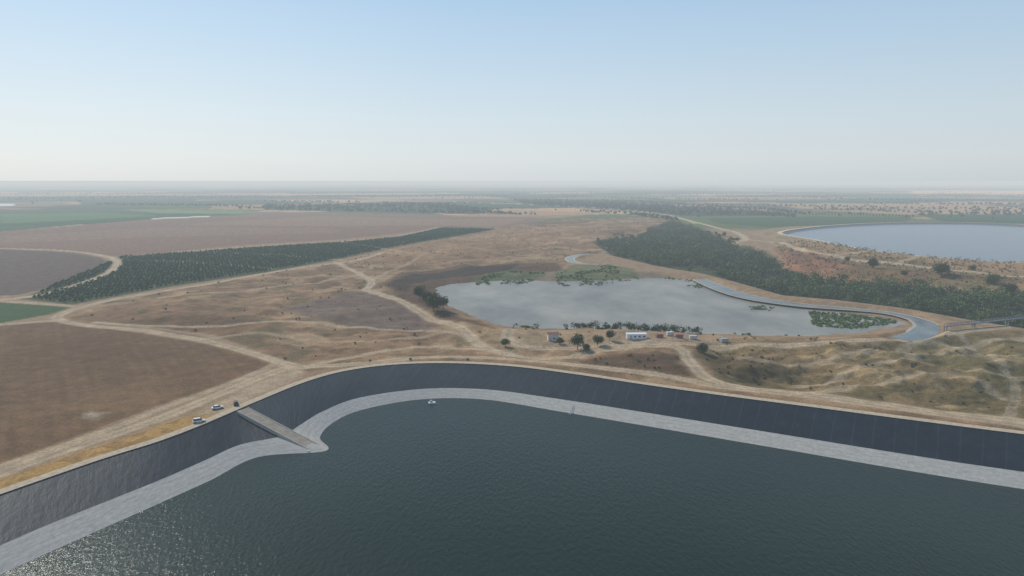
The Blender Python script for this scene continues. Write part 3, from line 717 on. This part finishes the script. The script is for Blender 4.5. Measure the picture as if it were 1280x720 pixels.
# ------------------------------------------------------------ haze layer (self-lit volume, its glow stands in for scattered light, below 84 m)
hm=bpy.data.materials.new('glowing_haze');hm.use_nodes=True;nt=hm.node_tree;nt.nodes.clear()
out=nt.nodes.new('ShaderNodeOutputMaterial');ab=nt.nodes.new('ShaderNodeVolumeAbsorption');em=nt.nodes.new('ShaderNodeEmission');ad=nt.nodes.new('ShaderNodeAddShader')
sig=1/4300.
ab.inputs['Color'].default_value=(.16,.08,0,1);ab.inputs['Density'].default_value=sig
hc=lin((205,211,213))*np.array([.84,.92,1.0])
em.inputs['Color'].default_value=(*hc,1);em.inputs['Strength'].default_value=sig
nt.links.new(ab.outputs[0],ad.inputs[0]);nt.links.new(em.outputs[0],ad.inputs[1]);nt.links.new(ad.outputs[0],out.inputs['Volume'])
S=160000
obj('glowing_haze',[(-S,-S,-60),(S,-S,-60),(S,S,-60),(-S,S,-60),(-S,-S,84),(S,-S,84),(S,S,84),(-S,S,84)],[(3,2,1,0),(4,5,6,7),(0,1,5,4),(1,2,6,5),(2,3,7,6),(3,0,4,7)],hm)

# ------------------------------------------------------------ light, sky, camera
w=bpy.data.worlds.new('World');sc.world=w;w.use_nodes=True;nt=w.node_tree
bg=nt.nodes['Background'];sky=nt.nodes.new('ShaderNodeTexSky');sky.sky_type='NISHITA';sky.sun_disc=False
sky.sun_elevation=SUN_EL;sky.sun_rotation=SUN_AZ;sky.air_density=1.0;sky.dust_density=1.0;sky.ozone_density=3.0;sky.altitude=100
# hazy-sky veil: white near the horizon, thinning out upward, brighter toward the sun
tc=nt.nodes.new('ShaderNodeTexCoord');sx=nt.nodes.new('ShaderNodeSeparateXYZ');nt.links.new(tc.outputs['Generated'],sx.inputs[0])
veil=ramp(nt,sx.outputs['Z'],[(0.0,lin((216,223,226))),(0.03,lin((222,229,232))),(.09,lin((214,228,236))),(.17,lin((196,219,237))),(.26,lin((174,206,235))),(.5,lin((122,162,202))),(1,lin((80,122,174)))])
dt=nt.nodes.new('ShaderNodeVectorMath');dt.operation='DOT_PRODUCT';nt.links.new(tc.outputs['Generated'],dt.inputs[0]);dt.inputs[1].default_value=(math.sin(SUN_AZ)*.9,math.cos(SUN_AZ)*.9,.35)
az_=ramp(nt,dt.outputs['Value'],[(0,(.86,.88,.90)),(.5,(.96,.965,.97)),(.78,(1.02,1.02,1.02)),(1,(1.16,1.13,1.10))])
vm=mul(nt,veil.outputs[0],az_.outputs[0])
sm=nt.nodes.new('ShaderNodeVectorMath');sm.operation='SCALE';nt.links.new(sky.outputs[0],sm.inputs[0]);sm.inputs['Scale'].default_value=.08
mx=mul(nt,sm.outputs[0],vm,.90,'MIX')
nt.links.new(mx,bg.inputs[0]);bg.inputs[1].default_value=1.0
sd=bpy.data.lights.new('sun','SUN');sd.energy=3.3;sd.angle=math.radians(.55);sd.color=(1,.94,.85)
so=bpy.data.objects.new('sun',sd);sc.collection.objects.link(so)
so.rotation_euler=Vector((math.cos(SUN_EL)*math.sin(SUN_AZ),math.cos(SUN_EL)*math.cos(SUN_AZ),math.sin(SUN_EL))).to_track_quat('Z','Y').to_euler()
cd=bpy.data.cameras.new('camera');cd.sensor_width=36;cd.lens=36*FOC/1280;cd.clip_start=1;cd.clip_end=400000
co=bpy.data.objects.new('camera',cd);sc.collection.objects.link(co);co.location=(0,0,CAMH);co.rotation_euler=(math.pi/2-PITCH,0,0);sc.camera=co
sc.view_settings.view_transform='Standard';sc.view_settings.look='None';sc.view_settings.exposure=0;sc.view_settings.gamma=1
